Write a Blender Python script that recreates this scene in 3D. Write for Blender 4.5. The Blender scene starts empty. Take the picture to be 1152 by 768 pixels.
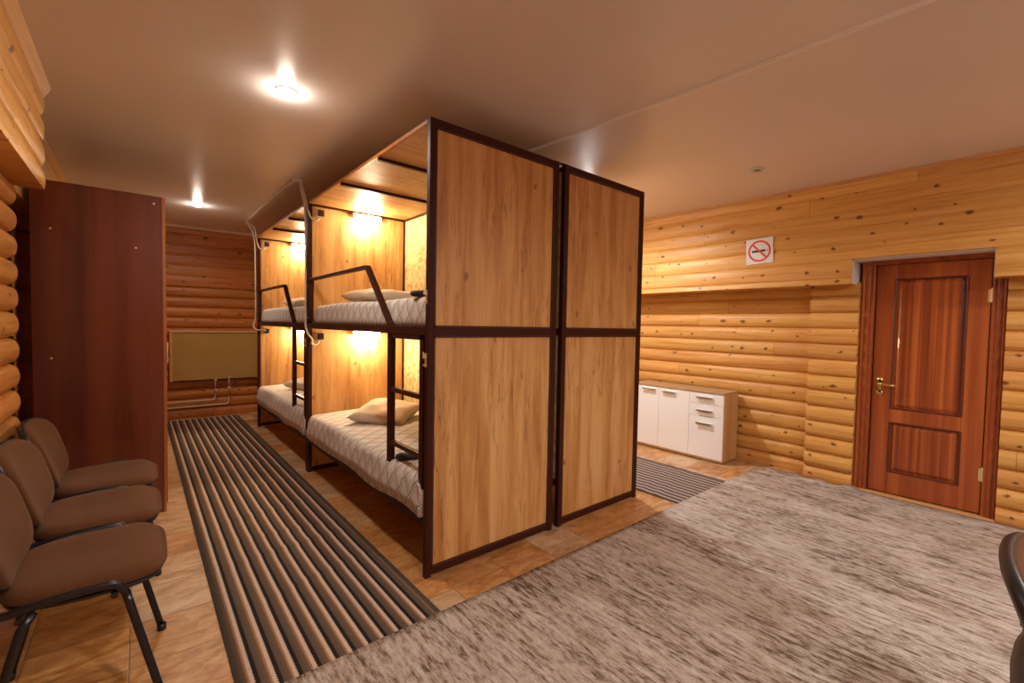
import bpy, bmesh, math, random
from mathutils import Vector, Matrix
random.seed(7)
S = bpy.context.scene
COL = S.collection
PI = math.pi

# ------------------------------------------------------------ camera
F_PX, YAW, PITCH, ROLL = 502.62, .6964, -.0365, .0185
fw = Vector((math.sin(YAW)*math.cos(PITCH), math.cos(YAW)*math.cos(PITCH), math.sin(PITCH)))
rt = Vector((math.cos(YAW), -math.sin(YAW), 0)); up = rt.cross(fw)
rt, up = rt*math.cos(ROLL)+up*math.sin(ROLL), up*math.cos(ROLL)-rt*math.sin(ROLL)
cd = bpy.data.cameras.new('camera'); cam = bpy.data.objects.new('camera', cd); COL.objects.link(cam)
cd.sensor_width = 36; cd.lens = F_PX/1152*36; cd.clip_start = .02
m = Matrix((rt, up, -fw)).transposed().to_4x4(); m.translation = Vector((-1.0814, -1.9294, 1.27))
cam.matrix_world = m
S.camera = cam

# ------------------------------------------------------------ look, world
vs = S.view_settings
vs.view_transform = 'Standard'; vs.look = 'None'; vs.exposure = 0.42; vs.gamma = 1; vs.use_curve_mapping = False
w = bpy.data.worlds.new('world'); S.world = w; w.use_nodes = True
w.node_tree.nodes['Background'].inputs[0].default_value = (1, .8, .6, 1)
w.node_tree.nodes['Background'].inputs[1].default_value = 0.0

HC = 2.44
WARM = (1, .85, .68); NEUT = (1, .94, .88)
# x, y, watts, colour (None = lamp switched off)
LIGHTS = [(-.494, .60, 22, WARM), (-.61, 3.68, 17, WARM), (2.39, -.53, 0, None), (2.13, .86, 62, (1, .98, .98)),
          (-.45, -2.70, 58, NEUT), (.95, -3.3, 66, NEUT), (2.3, -2.9, 30, NEUT), (2.15, 3.4, 40, NEUT)]  # first three here: unseen lamps added behind the camera as fill
BERTH_W = 12.0

# ------------------------------------------------------------ materials
def new_mat(name):
    mt = bpy.data.materials.new(name); mt.use_nodes = True
    nt = mt.node_tree; b = nt.nodes['Principled BSDF']
    return mt, nt, b
class N:
    """small node helper"""
    def __init__(s, nt): s.nt = nt
    def n(s, t, **k):
        nd = s.nt.nodes.new(t)
        for a, v in k.items(): setattr(nd, a, v)
        return nd
    def put(s, sock, v):
        if isinstance(v, bpy.types.NodeSocket): s.nt.links.new(v, sock)
        else: sock.default_value = v
    def math(s, op, a, b=0.0, c=None):
        nd = s.n('ShaderNodeMath', operation=op); s.put(nd.inputs[0], a); s.put(nd.inputs[1], b)
        if c is not None: s.put(nd.inputs[2], c)
        return nd.outputs[0]
    def comb(s, x, y, z):
        nd = s.n('ShaderNodeCombineXYZ')
        for i, v in enumerate((x, y, z)): s.put(nd.inputs[i], v)
        return nd.outputs[0]
    def coord(s, kind='Object'):
        tc = s.n('ShaderNodeTexCoord'); sp = s.n('ShaderNodeSeparateXYZ')
        s.nt.links.new(tc.outputs[kind], sp.inputs[0]); return tc.outputs[kind], sp.outputs
    def noise(s, vec, scale=5., detail=4., rough=.55, dist=0., out=0):
        nd = s.n('ShaderNodeTexNoise'); s.put(nd.inputs['Vector'], vec)
        nd.inputs['Scale'].default_value = scale; nd.inputs['Detail'].default_value = detail
        nd.inputs['Roughness'].default_value = rough; nd.inputs['Distortion'].default_value = dist
        return nd.outputs[out]
    def ramp(s, fac, stops, interp='LINEAR'):
        nd = s.n('ShaderNodeValToRGB'); s.put(nd.inputs[0], fac); cr = nd.color_ramp; cr.interpolation = interp
        while len(cr.elements) < len(stops): cr.elements.new(.5)
        for e, (p, c) in zip(cr.elements, stops):
            e.position = p; e.color = (c[0], c[1], c[2], 1) if not isinstance(c, (int, float)) else (c, c, c, 1)
        return nd.outputs[0]
    def mix(s, fac, a, b, mode='MIX'):
        nd = s.n('ShaderNodeMix', data_type='RGBA', blend_type=mode)
        s.put(nd.inputs[0], fac)
        for i, v in ((6, a), (7, b)):
            if isinstance(v, tuple) and len(v) == 3: v = (*v, 1)
            s.put(nd.inputs[i], v)
        return nd.outputs[2]
    def white(s, vec, out=0):
        nd = s.n('ShaderNodeTexWhiteNoise', noise_dimensions='3D'); s.put(nd.inputs['Vector'], vec); return nd.outputs[out]
    def bump(s, b, h, strength=.3, dist=.01):
        nd = s.n('ShaderNodeBump'); nd.inputs['Strength'].default_value = strength; nd.inputs['Distance'].default_value = dist
        s.put(nd.inputs['Height'], h); s.nt.links.new(nd.outputs[0], b.inputs['Normal'])

def plain(name, col, rough=.5, metal=0., spec=.5, var=.06, scale=30, bump=0.0, coat=0.0):
    mt, nt, b = new_mat(name); h = N(nt)
    v, _ = h.coord()
    n = h.noise(v, scale, 3)
    f = h.math('MULTIPLY_ADD', n, var*2, 1-var)
    hs = h.n('ShaderNodeHueSaturation'); hs.inputs['Color'].default_value = (*col, 1); h.put(hs.inputs['Value'], f)
    nt.links.new(hs.outputs[0], b.inputs['Base Color'])
    b.inputs['Roughness'].default_value = rough; b.inputs['Metallic'].default_value = metal
    b.inputs['Specular IOR Level'].default_value = spec; b.inputs['Coat Weight'].default_value = coat
    if bump: h.bump(b, n, bump, .003)
    return mt

P0, PITCHZ = -.018, .131
def log_mat(name, axis, c_light, c_mid, c_dark, knots=1.0, rough=.42):
    mt, nt, b = new_mat(name); h = N(nt)
    v, o = h.coord(); L = o[0 if axis == 'x' else 1]; D = o[1 if axis == 'x' else 0]; Z = o[2]
    row = h.math('FLOOR', h.math('DIVIDE', h.math('SUBTRACT', Z, P0), PITCHZ))
    r1 = h.white(h.comb(row, 3.7, 1.1))
    brd = h.math('FLOOR', h.math('ADD', h.math('DIVIDE', L, 2.6), h.math('MULTIPLY', r1, 7.0)))
    seed = h.comb(row, brd, 5.3)
    r2 = h.white(seed)
    vec = h.comb(h.math('ADD', h.math('MULTIPLY', L, 1.3), h.math('MULTIPLY', r2, 40)), h.math('MULTIPLY', Z, 26), h.math('MULTIPLY', r2, 9))
    g = h.noise(vec, 1.0, 5, .6, .8)
    fine = h.noise(h.comb(h.math('MULTIPLY', L, 5), h.math('MULTIPLY', Z, 160), r2), 1.0, 3, .5)
    g = h.math('ADD', h.math('MULTIPLY', g, .8), h.math('MULTIPLY', fine, .22))
    col = h.ramp(g, [(.30, c_dark), (.47, c_mid), (.66, c_light)])
    hs = h.n('ShaderNodeHueSaturation'); nt.links.new(col, hs.inputs['Color'])
    h.put(hs.inputs['Value'], h.math('MULTIPLY_ADD', r2, .16, .91)); h.put(hs.inputs['Hue'], h.math('MULTIPLY_ADD', h.white(h.comb(brd, row, 8.8)), .008, .494))
    col = hs.outputs[0]
    # knots
    vo = h.n('ShaderNodeTexVoronoi', voronoi_dimensions='2D'); vo.inputs['Scale'].default_value = 7.5
    h.put(vo.inputs['Vector'], h.comb(h.math('ADD', h.math('MULTIPLY', L, .7), h.math('MULTIPLY', h.noise(v, 25, 2), .035)), Z, 0)); d = vo.outputs['Distance']
    sp = h.n('ShaderNodeSeparateColor'); nt.links.new(vo.outputs['Color'], sp.inputs[0])
    rad = h.math('MULTIPLY_ADD', sp.outputs[0], .12, .030)
    k = h.math('DIVIDE', d, rad)
    keep = h.math('LESS_THAN', sp.outputs[1], .62*knots)
    kn = h.math('MULTIPLY', h.ramp(k, [(.35, 1.0), (.8, .45), (1.0, 0.0)]), keep)
    col = h.mix(h.math('MULTIPLY', kn, .9), col, (.11, .032, .007))
    # butt joint between boards
    fr = h.math('FRACT', h.math('ADD', h.math('DIVIDE', L, 2.6), h.math('MULTIPLY', r1, 7.0)))
    j = h.math('LESS_THAN', fr, .0012)
    col = h.mix(h.math('MULTIPLY', j, .7), col, (.10, .04, .012))
    nt.links.new(col, b.inputs['Base Color'])
    b.inputs['Roughness'].default_value = rough; b.inputs['Specular IOR Level'].default_value = .35
    h.bump(b, fine, .12, .002)
    return mt

def wood_mat(name, axis, stops, gs=(1.0, 18.0), rough=.4, streak=0.0, streak_col=(.1, .04, .02), knots=0.0, coat=0.0, spec=.5, seedk=0.0, dist=.8):
    """grain runs along `axis` of the object"""
    mt, nt, b = new_mat(name); h = N(nt)
    v, o = h.coord(); i = 'xyz'.index(axis); L = o[i]; A, B = [o[k] for k in range(3) if k != i]
    W = h.math('ADD', A, h.math('MULTIPLY', B, 1.37))
    info = h.n('ShaderNodeObjectInfo')
    L2 = h.math('ADD', L, h.math('MULTIPLY', info.outputs['Random'], 9.0))
    g = h.noise(h.comb(h.math('MULTIPLY', L2, gs[0]), h.math('MULTIPLY', W, gs[1]), seedk), 1.0, 6, .6, dist)
    broad = h.noise(h.comb(h.math('MULTIPLY', L2, gs[0]*.25), h.math('MULTIPLY', W, gs[1]*.35), seedk+4), 1.0, 2, .5, .3)
    g = h.math('ADD', h.math('MULTIPLY', g, .65), h.math('MULTIPLY', broad, .35))
    col = h.ramp(g, stops)
    if streak:
        s1 = h.noise(h.comb(h.math('MULTIPLY', L2, 5.0), h.math('MULTIPLY', W, 62), seedk+8), 1.0, 4, .65, 1.2)
        s2 = h.noise(h.comb(h.math('MULTIPLY', L2, 1.6), h.math('MULTIPLY', W, 5), seedk+11), 1.0, 2, .5, .5)
        f = h.math('MULTIPLY', h.ramp(s1, [(.54, 0.), (.64, 1.)]), h.ramp(s2, [(.44, 0.), (.58, 1.)]))
        col = h.mix(h.math('MULTIPLY', f, streak), col, streak_col)
    if knots:
        vo = h.n('ShaderNodeTexVoronoi', voronoi_dimensions='2D'); vo.inputs['Scale'].default_value = 3.4
        wob = h.math('MULTIPLY', h.noise(v, 22, 2), .06)
        h.put(vo.inputs['Vector'], h.comb(h.math('ADD', W, wob), h.math('MULTIPLY', L2, .55), 0))
        sp = h.n('ShaderNodeSeparateColor'); nt.links.new(vo.outputs['Color'], sp.inputs[0])
        k = h.math('DIVIDE', vo.outputs['Distance'], h.math('MULTIPLY_ADD', sp.outputs[0], .05, .02))
        kn = h.math('MULTIPLY', h.ramp(k, [(.3, 1.0), (.7, .4), (1.0, 0.)]), h.math('LESS_THAN', sp.outputs[1], .6))
        col = h.mix(h.math('MULTIPLY', kn, knots), col, streak_col)
    nt.links.new(col, b.inputs['Base Color'])
    b.inputs['Roughness'].default_value = rough; b.inputs['Specular IOR Level'].default_value = spec; b.inputs['Coat Weight'].default_value = coat
    return mt

M = {}
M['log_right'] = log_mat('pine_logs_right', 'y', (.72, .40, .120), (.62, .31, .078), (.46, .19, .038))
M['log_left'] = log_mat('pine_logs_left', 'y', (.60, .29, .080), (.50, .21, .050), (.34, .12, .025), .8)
M['log_far'] = log_mat('pine_logs_far', 'x', (.52, .20, .045), (.43, .14, .026), (.28, .075, .012), 1.0)  # pine darkened and reddened: dim warm light of the far end in its colour
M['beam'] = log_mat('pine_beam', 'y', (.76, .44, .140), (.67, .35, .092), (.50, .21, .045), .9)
M['pine_plain'] = wood_mat('pine_plain', 'y', [(.3, (.45, .20, .06)), (.5, (.60, .31, .11)), (.7, (.70, .40, .16))], (1.2, 22))
M['pine_x'] = wood_mat('pine_plain_x', 'x', [(.3, (.45, .20, .06)), (.5, (.60, .31, .11)), (.7, (.70, .40, .16))], (1.2, 22))
M['oak'] = wood_mat('oak_laminate', 'z', [(.35, (.42, .18, .048)), (.44, (.55, .27, .083)), (.53, (.65, .355, .125)), (.66, (.73, .44, .18))],
                    (1.2, 15), .45, .62, (.20, .075, .022), .75)
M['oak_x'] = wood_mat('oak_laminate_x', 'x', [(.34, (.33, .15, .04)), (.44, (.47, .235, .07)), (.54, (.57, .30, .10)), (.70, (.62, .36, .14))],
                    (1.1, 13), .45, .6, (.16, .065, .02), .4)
M['steel'] = plain('brown_painted_steel', (.045, .010, .005), .45, .0, .2, .12, 14)
M['steel_edge'] = plain('brown_painted_steel_thin', (.060, .016, .008), .38, spec=.35)
M['mahogany'] = wood_mat('mahogany_laminate', 'z', [(.30, (.060, .011, .004)), (.48, (.125, .023, .008)), (.68, (.21, .045, .014))], (.5, 9), .30, coat=.15, spec=.5, dist=.4)
M['cherry_edge'] = wood_mat('cherry_edge', 'z', [(.3, (.33, .10, .022)), (.7, (.52, .20, .055))], (.8, 14), .35)
M['door_shade'] = wood_mat('door_recess_shade', 'z', [(.3, (.06, .010, .003)), (.7, (.14, .026, .006))], (.4, 9), .4)  # recess shadow around the door panels put into the moulding colour
M['door_panel'] = wood_mat('varnished_red_pine_panel', 'z', [(.36, (.13, .022, .005)), (.47, (.27, .056, .012)), (.60, (.46, .12, .026))], (.25, 20), .34, coat=.12, dist=.2)
M['door'] = wood_mat('varnished_red_pine_z', 'z', [(.30, (.16, .030, .006)), (.48, (.30, .065, .014)), (.66, (.48, .13, .028))], (.4, 9), .34, coat=.12, dist=.3)
M['door_y'] = wood_mat('varnished_red_pine_y', 'y', [(.30, (.16, .030, .006)), (.48, (.28, .060, .013)), (.66, (.40, .10, .022))], (.6, 12), .34, coat=.12, dist=.3)
M['brass'] = plain('worn_brass', (.62, .42, .16), .32, 1.0)
M['brass_pale'] = plain('pale_brass', (.85, .70, .42), .35, .7)
M['chrome'] = plain('brushed_chrome', (.62, .62, .62), .28, 1.0)
M['white_plastic'] = plain('white_plastic', (.72, .68, .62), .4, var=.03)
M['seam_white'] = plain('white_seam_profile', (.93, .91, .88), .3, var=.02)
M['cream_plastic'] = plain('cream_plastic', (.70, .60, .47), .42, var=.04)
M['brown_plastic'] = plain('brown_plastic', (.06, .022, .014), .4)
M['black_steel'] = plain('black_chair_steel', (.010, .010, .012), .30, var=.1)
M['black_plastic'] = plain('black_chair_plastic', (.014, .014, .016), .38, var=.1)
M['dark_cloth'] = plain('dark_grey_cloth', (.035, .034, .042), .8, var=.2, bump=.3)
M['plaster'] = plain('white_plaster', (.78, .75, .72), .8, var=.08, scale=14, bump=.2)
M['white_front'] = plain('white_laminate', (.90, .89, .90), .32, var=.015, scale=4)
M['side_oak'] = wood_mat('cabinet_oak', 'z', [(.3, (.40, .20, .075)), (.5, (.52, .285, .115)), (.7, (.60, .35, .15))], (1.0, 22), .45)
M['top_oak'] = wood_mat('cabinet_oak_top', 'y', [(.3, (.36, .20, .09)), (.5, (.47, .28, .14)), (.7, (.55, .35, .19))], (1.0, 22), .45)
M['dark_gap'] = plain('dark_plinth', (.03, .018, .012), .7)
M['beige_panel'] = plain('beige_board', (.42, .235, .055), .65, var=.13, scale=2.2)
M['pipe'] = plain('white_pipe', (.66, .47, .30), .35, var=.03)
M['paper'] = plain('white_sign', (.80, .76, .74), .45, var=.02)
M['sign_red'] = plain('sign_red', (.72, .05, .03), .45, var=.02)
M['sign_blue'] = plain('sign_navy', (.02, .03, .07), .45, var=.02)
M['sign_grey'] = plain('sign_grey', (.45, .45, .50), .5, var=.02)

def chair_fabric():
    mt, nt, b = new_mat('brown_chair_fabric'); h = N(nt); v, o = h.coord()
    n = h.noise(v, 420, 2, .5); n2 = h.noise(v, 5, 3)
    f = h.math('ADD', h.math('MULTIPLY', n, .7), h.math('MULTIPLY', n2, .3))
    nt.links.new(h.ramp(f, [(.3, (.075, .028, .011)), (.7, (.155, .066, .028))]), b.inputs['Base Color'])
    b.inputs['Roughness'].default_value = .95; b.inputs['Specular IOR Level'].default_value = .12; b.inputs['Sheen Weight'].default_value = .05; b.inputs['Sheen Roughness'].default_value = .5
    h.bump(b, n, .35, .001); return mt
M['fabric'] = chair_fabric()

def osb():
    mt, nt, b = new_mat('osb_board'); h = N(nt); v, o = h.coord()
    n = h.noise(v, 3.5, 2, .5, out=1)
    vec = h.n('ShaderNodeVectorMath', operation='MULTIPLY_ADD'); h.put(vec.inputs[0], n); vec.inputs[1].default_value = (.22, .22, .22); h.put(vec.inputs[2], v)
    vo = h.n('ShaderNodeTexVoronoi'); vo.inputs['Scale'].default_value = 26; nt.links.new(vec.outputs[0], vo.inputs['Vector'])
    sp = h.n('ShaderNodeSeparateColor'); nt.links.new(vo.outputs['Color'], sp.inputs[0])
    g = h.noise(v, 60, 3, .6, 1.5)
    f = h.math('ADD', h.math('MULTIPLY', sp.outputs[0], .5), h.math('MULTIPLY', g, .5))
    nt.links.new(h.ramp(f, [(.2, (.40, .28, .11)), (.5, (.58, .45, .21)), (.8, (.72, .61, .34))]), b.inputs['Base Color'])
    b.inputs['Roughness'].default_value = .55; return mt
M['osb'] = osb()

def tile():
    mt, nt, b = new_mat('floor_tiles'); h = N(nt); v, o = h.coord()
    T = .2975
    tx = h.math('DIVIDE', h.math('SUBTRACT', o[0], -1.12), T); ty = h.math('DIVIDE', h.math('SUBTRACT', o[1], .145), T)
    ix, iy = h.math('FLOOR', tx), h.math('FLOOR', ty)
    fx, fy = h.math('FRACT', tx), h.math('FRACT', ty)
    r = h.white(h.comb(ix, iy, 2.2)); rc = h.white(h.comb(iy, ix, 6.1))
    e = h.math('MINIMUM', h.math('MINIMUM', fx, h.math('SUBTRACT', 1, fx)), h.math('MINIMUM', fy, h.math('SUBTRACT', 1, fy)))
    grout = h.ramp(e, [(.004, 1.), (.013, 0.)])
    off = h.comb(h.math('MULTIPLY', r, 30), h.math('MULTIPLY', rc, 30), 0)
    add = h.n('ShaderNodeVectorMath', operation='ADD'); h.put(add.inputs[0], v); h.put(add.inputs[1], off)
    mp = h.n('ShaderNodeMapping'); mp.inputs['Rotation'].default_value = (0, 0, .6); mp.inputs['Scale'].default_value = (1, 2.3, 1); nt.links.new(add.outputs[0], mp.inputs[0])
    n1 = h.noise(mp.outputs[0], 3.0, 6, .6, 1.6); n2 = h.noise(mp.outputs[0], 9, 5, .6, 2.2)
    f = h.math('ADD', h.math('MULTIPLY', n1, .6), h.math('MULTIPLY', n2, .4))
    a = h.ramp(f, [(.34, (.26, .095, .024)), (.46, (.44, .19, .055)), (.56, (.56, .29, .105)), (.70, (.64, .40, .19))])
    c = h.ramp(f, [(.34, (.32, .165, .075)), (.48, (.52, .33, .18)), (.64, (.68, .52, .36))])
    col = h.mix(h.ramp(r, [(.45, 0.), (.75, .9)]), a, c)
    hs = h.n('ShaderNodeHueSaturation'); nt.links.new(col, hs.inputs['Color']); h.put(hs.inputs['Value'], h.math('MULTIPLY_ADD', rc, .22, .86))
    col = h.mix(h.math('MULTIPLY', grout, .8), hs.outputs[0], (.22, .12, .06))
    nt.links.new(col, b.inputs['Base Color']); b.inputs['Roughness'].default_value = .36
    h.bump(b, h.math('SUBTRACT', 1, grout), .3, .002); return mt
M['tile'] = tile()

def ceiling_mat():
    mt, nt, b = new_mat('satin_stretch_ceiling'); h = N(nt); v, o = h.coord()
    n = h.noise(v, .8, 2)
    nt.links.new(h.ramp(n, [(.3, (.78, .72, .70)), (.7, (.84, .78, .76))]), b.inputs['Base Color'])
    b.inputs['Roughness'].default_value = .32; b.inputs['Specular IOR Level'].default_value = .6
    return mt
M['ceiling'] = ceiling_mat()

def runner_mat(name, x0, n, cols, border):
    mt, nt, b = new_mat(name); h = N(nt); v, o = h.coord()
    wv = h.math('MULTIPLY', h.math('PINGPONG', o[1], .007), .7)
    x = h.math('ADD', h.math('SUBTRACT', o[0], x0), wv)
    per = .765/n
    f = h.math('FRACT', h.math('DIVIDE', x, per))
    col = h.ramp(f, cols, 'CONSTANT')
    soft = h.noise(v, 300, 2)
    hs = h.n('ShaderNodeHueSaturation'); nt.links.new(col, hs.inputs['Color']); h.put(hs.inputs['Value'], h.math('MULTIPLY_ADD', soft, 1.0, .5))
    ed = h.math('MINIMUM', x, h.math('SUBTRACT', .765, x))
    col = h.mix(h.math('LESS_THAN', ed, .022), hs.outputs[0], border)
    nt.links.new(col, b.inputs['Base Color']); b.inputs['Roughness'].default_value = .9; b.inputs['Specular IOR Level'].default_value = .15
    h.bump(b, h.math('ADD', soft, h.math('MULTIPLY', h.ramp(f, [(0, 1.), (.13, .2), (.5, .3), (1, 1.)]), .8)), .4, .002); return mt
M['runner_a'] = runner_mat('striped_runner', -.8355, 12, [(0, (.018, .013, .012)), (.16, (.105, .080, .066)), (.38, (.150, .090, .052)), (.58, (.34, .19, .11)), (.70, (.60, .47, .38)), (.92, (.018, .013, .012))], (.10, .08, .065))
M['runner_b'] = runner_mat('striped_runner_grey', 1.90, 13, [(0, (.10, .055, .045)), (.40, (.20, .155, .13)), (.52, (.40, .34, .30)), (.86, (.22, .17, .14)), (.95, (.10, .055, .045))], (.13, .08, .065))

def carpet_mat():
    mt, nt, b = new_mat('streaked_grey_carpet'); h = N(nt); v, o = h.coord()
    def st(sx, sy, det, z, ds=.4): return h.noise(h.comb(h.math('MULTIPLY', o[0], sx), h.math('MULTIPLY', o[1], sy), z), 1.0, det, .62, ds)
    s1 = st(42, 6.5, 6, 0.); s2 = st(95, 24, 4, 5.); s3 = st(4.5, 1.7, 3, 9.); s4 = st(210, 120, 2, 2.)
    f = h.math('ADD', h.math('MULTIPLY', s1, .42), h.math('MULTIPLY', s2, .33))
    f = h.math('ADD', f, h.math('MULTIPLY', s3, .25))
    col = h.ramp(f, [(.41, (.115, .072, .052)), (.45, (.25, .185, .145)), (.495, (.42, .35, .30)), (.56, (.54, .475, .425)), (.64, (.66, .61, .56))])
    warm = h.ramp(st(6, 1.4, 3, 14.), [(.5, 0.), (.7, .35)])
    col = h.mix(warm, col, (.36, .25, .165))
    hs = h.n('ShaderNodeHueSaturation'); nt.links.new(col, hs.inputs['Color']); h.put(hs.inputs['Value'], h.math('MULTIPLY_ADD', s4, .8, .6))
    nt.links.new(hs.outputs[0], b.inputs['Base Color']); b.inputs['Roughness'].default_value = .95; b.inputs['Specular IOR Level'].default_value = .1
    h.bump(b, h.math('ADD', s4, s2), .5, .004); return mt
M['carpet'] = carpet_mat()

def bedspread_mat():
    mt, nt, b = new_mat('lattice_bedspread'); h = N(nt)
    tc = h.n('ShaderNodeTexCoord'); sp = h.n('ShaderNodeSeparateXYZ'); nt.links.new(tc.outputs['UV'], sp.inputs[0]); u, v = sp.outputs[0], sp.outputs[1]
    def lattice(p, q, du, dv, wdt):
        a = h.math('DIVIDE', h.math('ADD', u, du), p)
        vv = h.math('DIVIDE', h.math('ADD', v, dv), q)
        vv = h.math('ADD', vv, h.math('MULTIPLY', h.math('SINE', h.math('MULTIPLY', h.math('ADD', v, dv), 4*PI/q)), .045))
        r = None
        for sg in ('ADD', 'SUBTRACT'):
            t = h.math('ABSOLUTE', h.math('SUBTRACT', h.math('FRACT', h.math(sg, a, vv)), .5))
            r = t if r is None else h.math('MINIMUM', r, t)
        return h.ramp(r, [(wdt*.6, 1.), (wdt*1.3, 0.)])
    l1 = lattice(.115, .16, 0, 0, .055); l2 = lattice(.115, .16, .022, 0, .035)
    f = h.math('MAXIMUM', l1, h.math('MULTIPLY', l2, .7))
    obj, o = h.coord(); n = h.noise(obj, 220, 2)
    base = h.ramp(n, [(.3, (.60, .56, .53)), (.7, (.74, .70, .67))])
    col = h.mix(h.math('MULTIPLY', f, .8), base, (.20, .19, .215))
    nt.links.new(col, b.inputs['Base Color']); b.inputs['Roughness'].default_value = .8; b.inputs['Sheen Weight'].default_value = .2
    h.bump(b, h.math('SUBTRACT', 1, l1), .35, .006); return mt
M['bedspread'] = bedspread_mat()
M['pillow'] = plain('cream_pillowcase', (.66, .56, .44), .8, var=.06, scale=9, bump=.15)

def emit(name, col, s):
    mt, nt, b = new_mat(name); b.inputs['Emission Color'].default_value = (*col, 1); b.inputs['Emission Strength'].default_value = s
    b.inputs['Base Color'].default_value = (.8, .8, .8, 1); return mt
M['lamp_on'] = emit('lamp_glow', (1, .95, .88), 60)
M['berth_on'] = emit('berth_lamp_glow', (1, .88, .58), 30)

# ------------------------------------------------------------ mesh helpers
class MB:
    def __init__(s): s.v = []; s.f = []; s.uv = {}
    def add(s, vs, fs):
        k = len(s.v); s.v += [tuple(p) for p in vs]; s.f += [tuple(i+k for i in f) for f in fs]; return s
    def box(s, x0, y0, z0, x1, y1, z1):
        x0, x1 = min(x0, x1), max(x0, x1); y0, y1 = min(y0, y1), max(y0, y1); z0, z1 = min(z0, z1), max(z0, z1)
        vs = [(x, y, z) for z in (z0, z1) for y in (y0, y1) for x in (x0, x1)]
        return s.add(vs, [(0, 2, 3, 1), (4, 5, 7, 6), (0, 1, 5, 4), (2, 6, 7, 3), (0, 4, 6, 2), (1, 3, 7, 5)])
    def tube(s, pts, ra, rb=None, n=12, cap=True, upv=(0, 0, 1), sq=False):
        """sweep an ellipse (or rectangle) along a polyline"""
        rb = rb or ra; P = [Vector(p) for p in pts]; vs = []; fs = []
        U = Vector(upv)
        for i, p in enumerate(P):
            a = (P[i]-P[i-1]).normalized() if i else (P[1]-P[0]).normalized()
            c = (P[i+1]-P[i]).normalized() if i < len(P)-1 else a
            t = (a+c).normalized(); k = 1/max(.5, t.dot(a))
            side = t.cross(U)
            if side.length < 1e-4: side = t.cross(Vector((1, 0, 0)))
            side.normalize(); upp = side.cross(t).normalized()
            if sq:
                ring = [(-1, -1), (1, -1), (1, 1), (-1, 1)]
                for (q, r) in ring: vs.append(p+side*q*ra+upp*r*rb*k)
            else:
                for j in range(n):
                    an = 2*PI*j/n; vs.append(p+side*math.cos(an)*ra+upp*math.sin(an)*rb*(k if len(P) < 8 else 1))
        m = 4 if sq else n
        for i in range(len(P)-1):
            for j in range(m): fs.append((i*m+j, i*m+(j+1) % m, (i+1)*m+(j+1) % m, (i+1)*m+j))
        if cap: fs.append(tuple(range(m))[::-1]); fs.append(tuple(range((len(P)-1)*m, len(P)*m)))
        return s.add(vs, fs)
    def prism(s, poly, o, a, b, n, depth):
        """polygon (list of 2D) in plane a,b at origin o, extruded along n"""
        o, a, b, n = Vector(o), Vector(a), Vector(b), Vector(n); k = len(poly)
        vs = [o+a*p[0]+b*p[1] for p in poly]+[o+a*p[0]+b*p[1]+n*depth for p in poly]
        fs = [tuple(range(k)), tuple(range(2*k-1, k-1, -1))]+[(i, i+k, (i+1) % k+k, (i+1) % k) for i in range(k)]
        return s.add(vs, fs)
    def lathe(s, prof, c, n=24, axis='z'):
        vs = []; fs = []; m = len(prof)
        for j in range(n):
            an = 2*PI*j/n
            for r, h in prof:
                p = (r*math.cos(an), r*math.sin(an), h)
                if axis == 'x': p = (h, r*math.cos(an), r*math.sin(an))
                vs.append((c[0]+p[0], c[1]+p[1], c[2]+p[2]))
        for j in range(n):
            for i in range(m-1):
                q = (j+1) % n; fs.append((j*m+i, q*m+i, q*m+i+1, j*m+i+1))
        return s.add(vs, fs)
    def build(s, name, mat, parent=None, smooth=False, bevel=0.0, sub=0, loc=None):
        me = bpy.data.meshes.new(name); me.from_pydata(s.v, [], s.f)
        bm = bmesh.new(); bm.from_mesh(me)
        if not s.uv: bmesh.ops.remove_doubles(bm, verts=bm.verts, dist=1e-6)
        bmesh.ops.recalc_face_normals(bm, faces=bm.faces); bm.to_mesh(me); bm.free()
        if s.uv:
            ul = me.uv_layers.new(name='UVMap')
            for lp in me.loops: ul.data[lp.index].uv = s.uv[lp.vertex_index]
        mats = mat if isinstance(mat, (list, tuple)) else [mat]
        for q in mats: me.materials.append(q)
        o = bpy.data.objects.new(name, me); COL.objects.link(o)
        if parent: o.parent = parent
        if loc: o.location = loc
        if bevel:
            bv = o.modifiers.new('bevel', 'BEVEL'); bv.width = bevel; bv.segments = 2; bv.limit_method = 'ANGLE'; bv.angle_limit = .6
        if sub:
            sb = o.modifiers.new('sub', 'SUBSURF'); sb.levels = sub; sb.render_levels = sub
        if smooth:
            for p in me.polygons: p.use_smooth = True
        return o

def tag(o, label, cat, group=None):
    o['label'] = label; o['category'] = cat
    if group: o['group'] = group
    return o
def thing(name, loc, label, cat, group=None, rz=0):
    o = bpy.data.objects.new(name, None); COL.objects.link(o); o.location = loc; o.rotation_euler = (0, 0, rz); o.empty_display_size = .1
    return tag(o, label, cat, group)
def struct(o): o['kind'] = 'structure'; return o
def dup(root, loc, rz=None, label=None, group=None):
    r = root.copy(); COL.objects.link(r); r.location = loc
    if rz is not None: r.rotation_euler = (0, 0, rz)
    if label: r['label'] = label
    if group: r['group'] = group
    for ch in list(root.children):
        c = ch.copy(); COL.objects.link(c); c.parent = r
        for g in ch.children:
            d = g.copy(); COL.objects.link(d); d.parent = c
    return r
def light(name, loc, watts, col, size=.04, parent=None, kind='POINT'):
    l = bpy.data.lights.new(name, kind); l.energy = watts; l.color = col; l.shadow_soft_size = size
    o = bpy.data.objects.new(name, l); COL.objects.link(o); o.location = loc
    if parent: o.parent = parent
    return o

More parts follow.
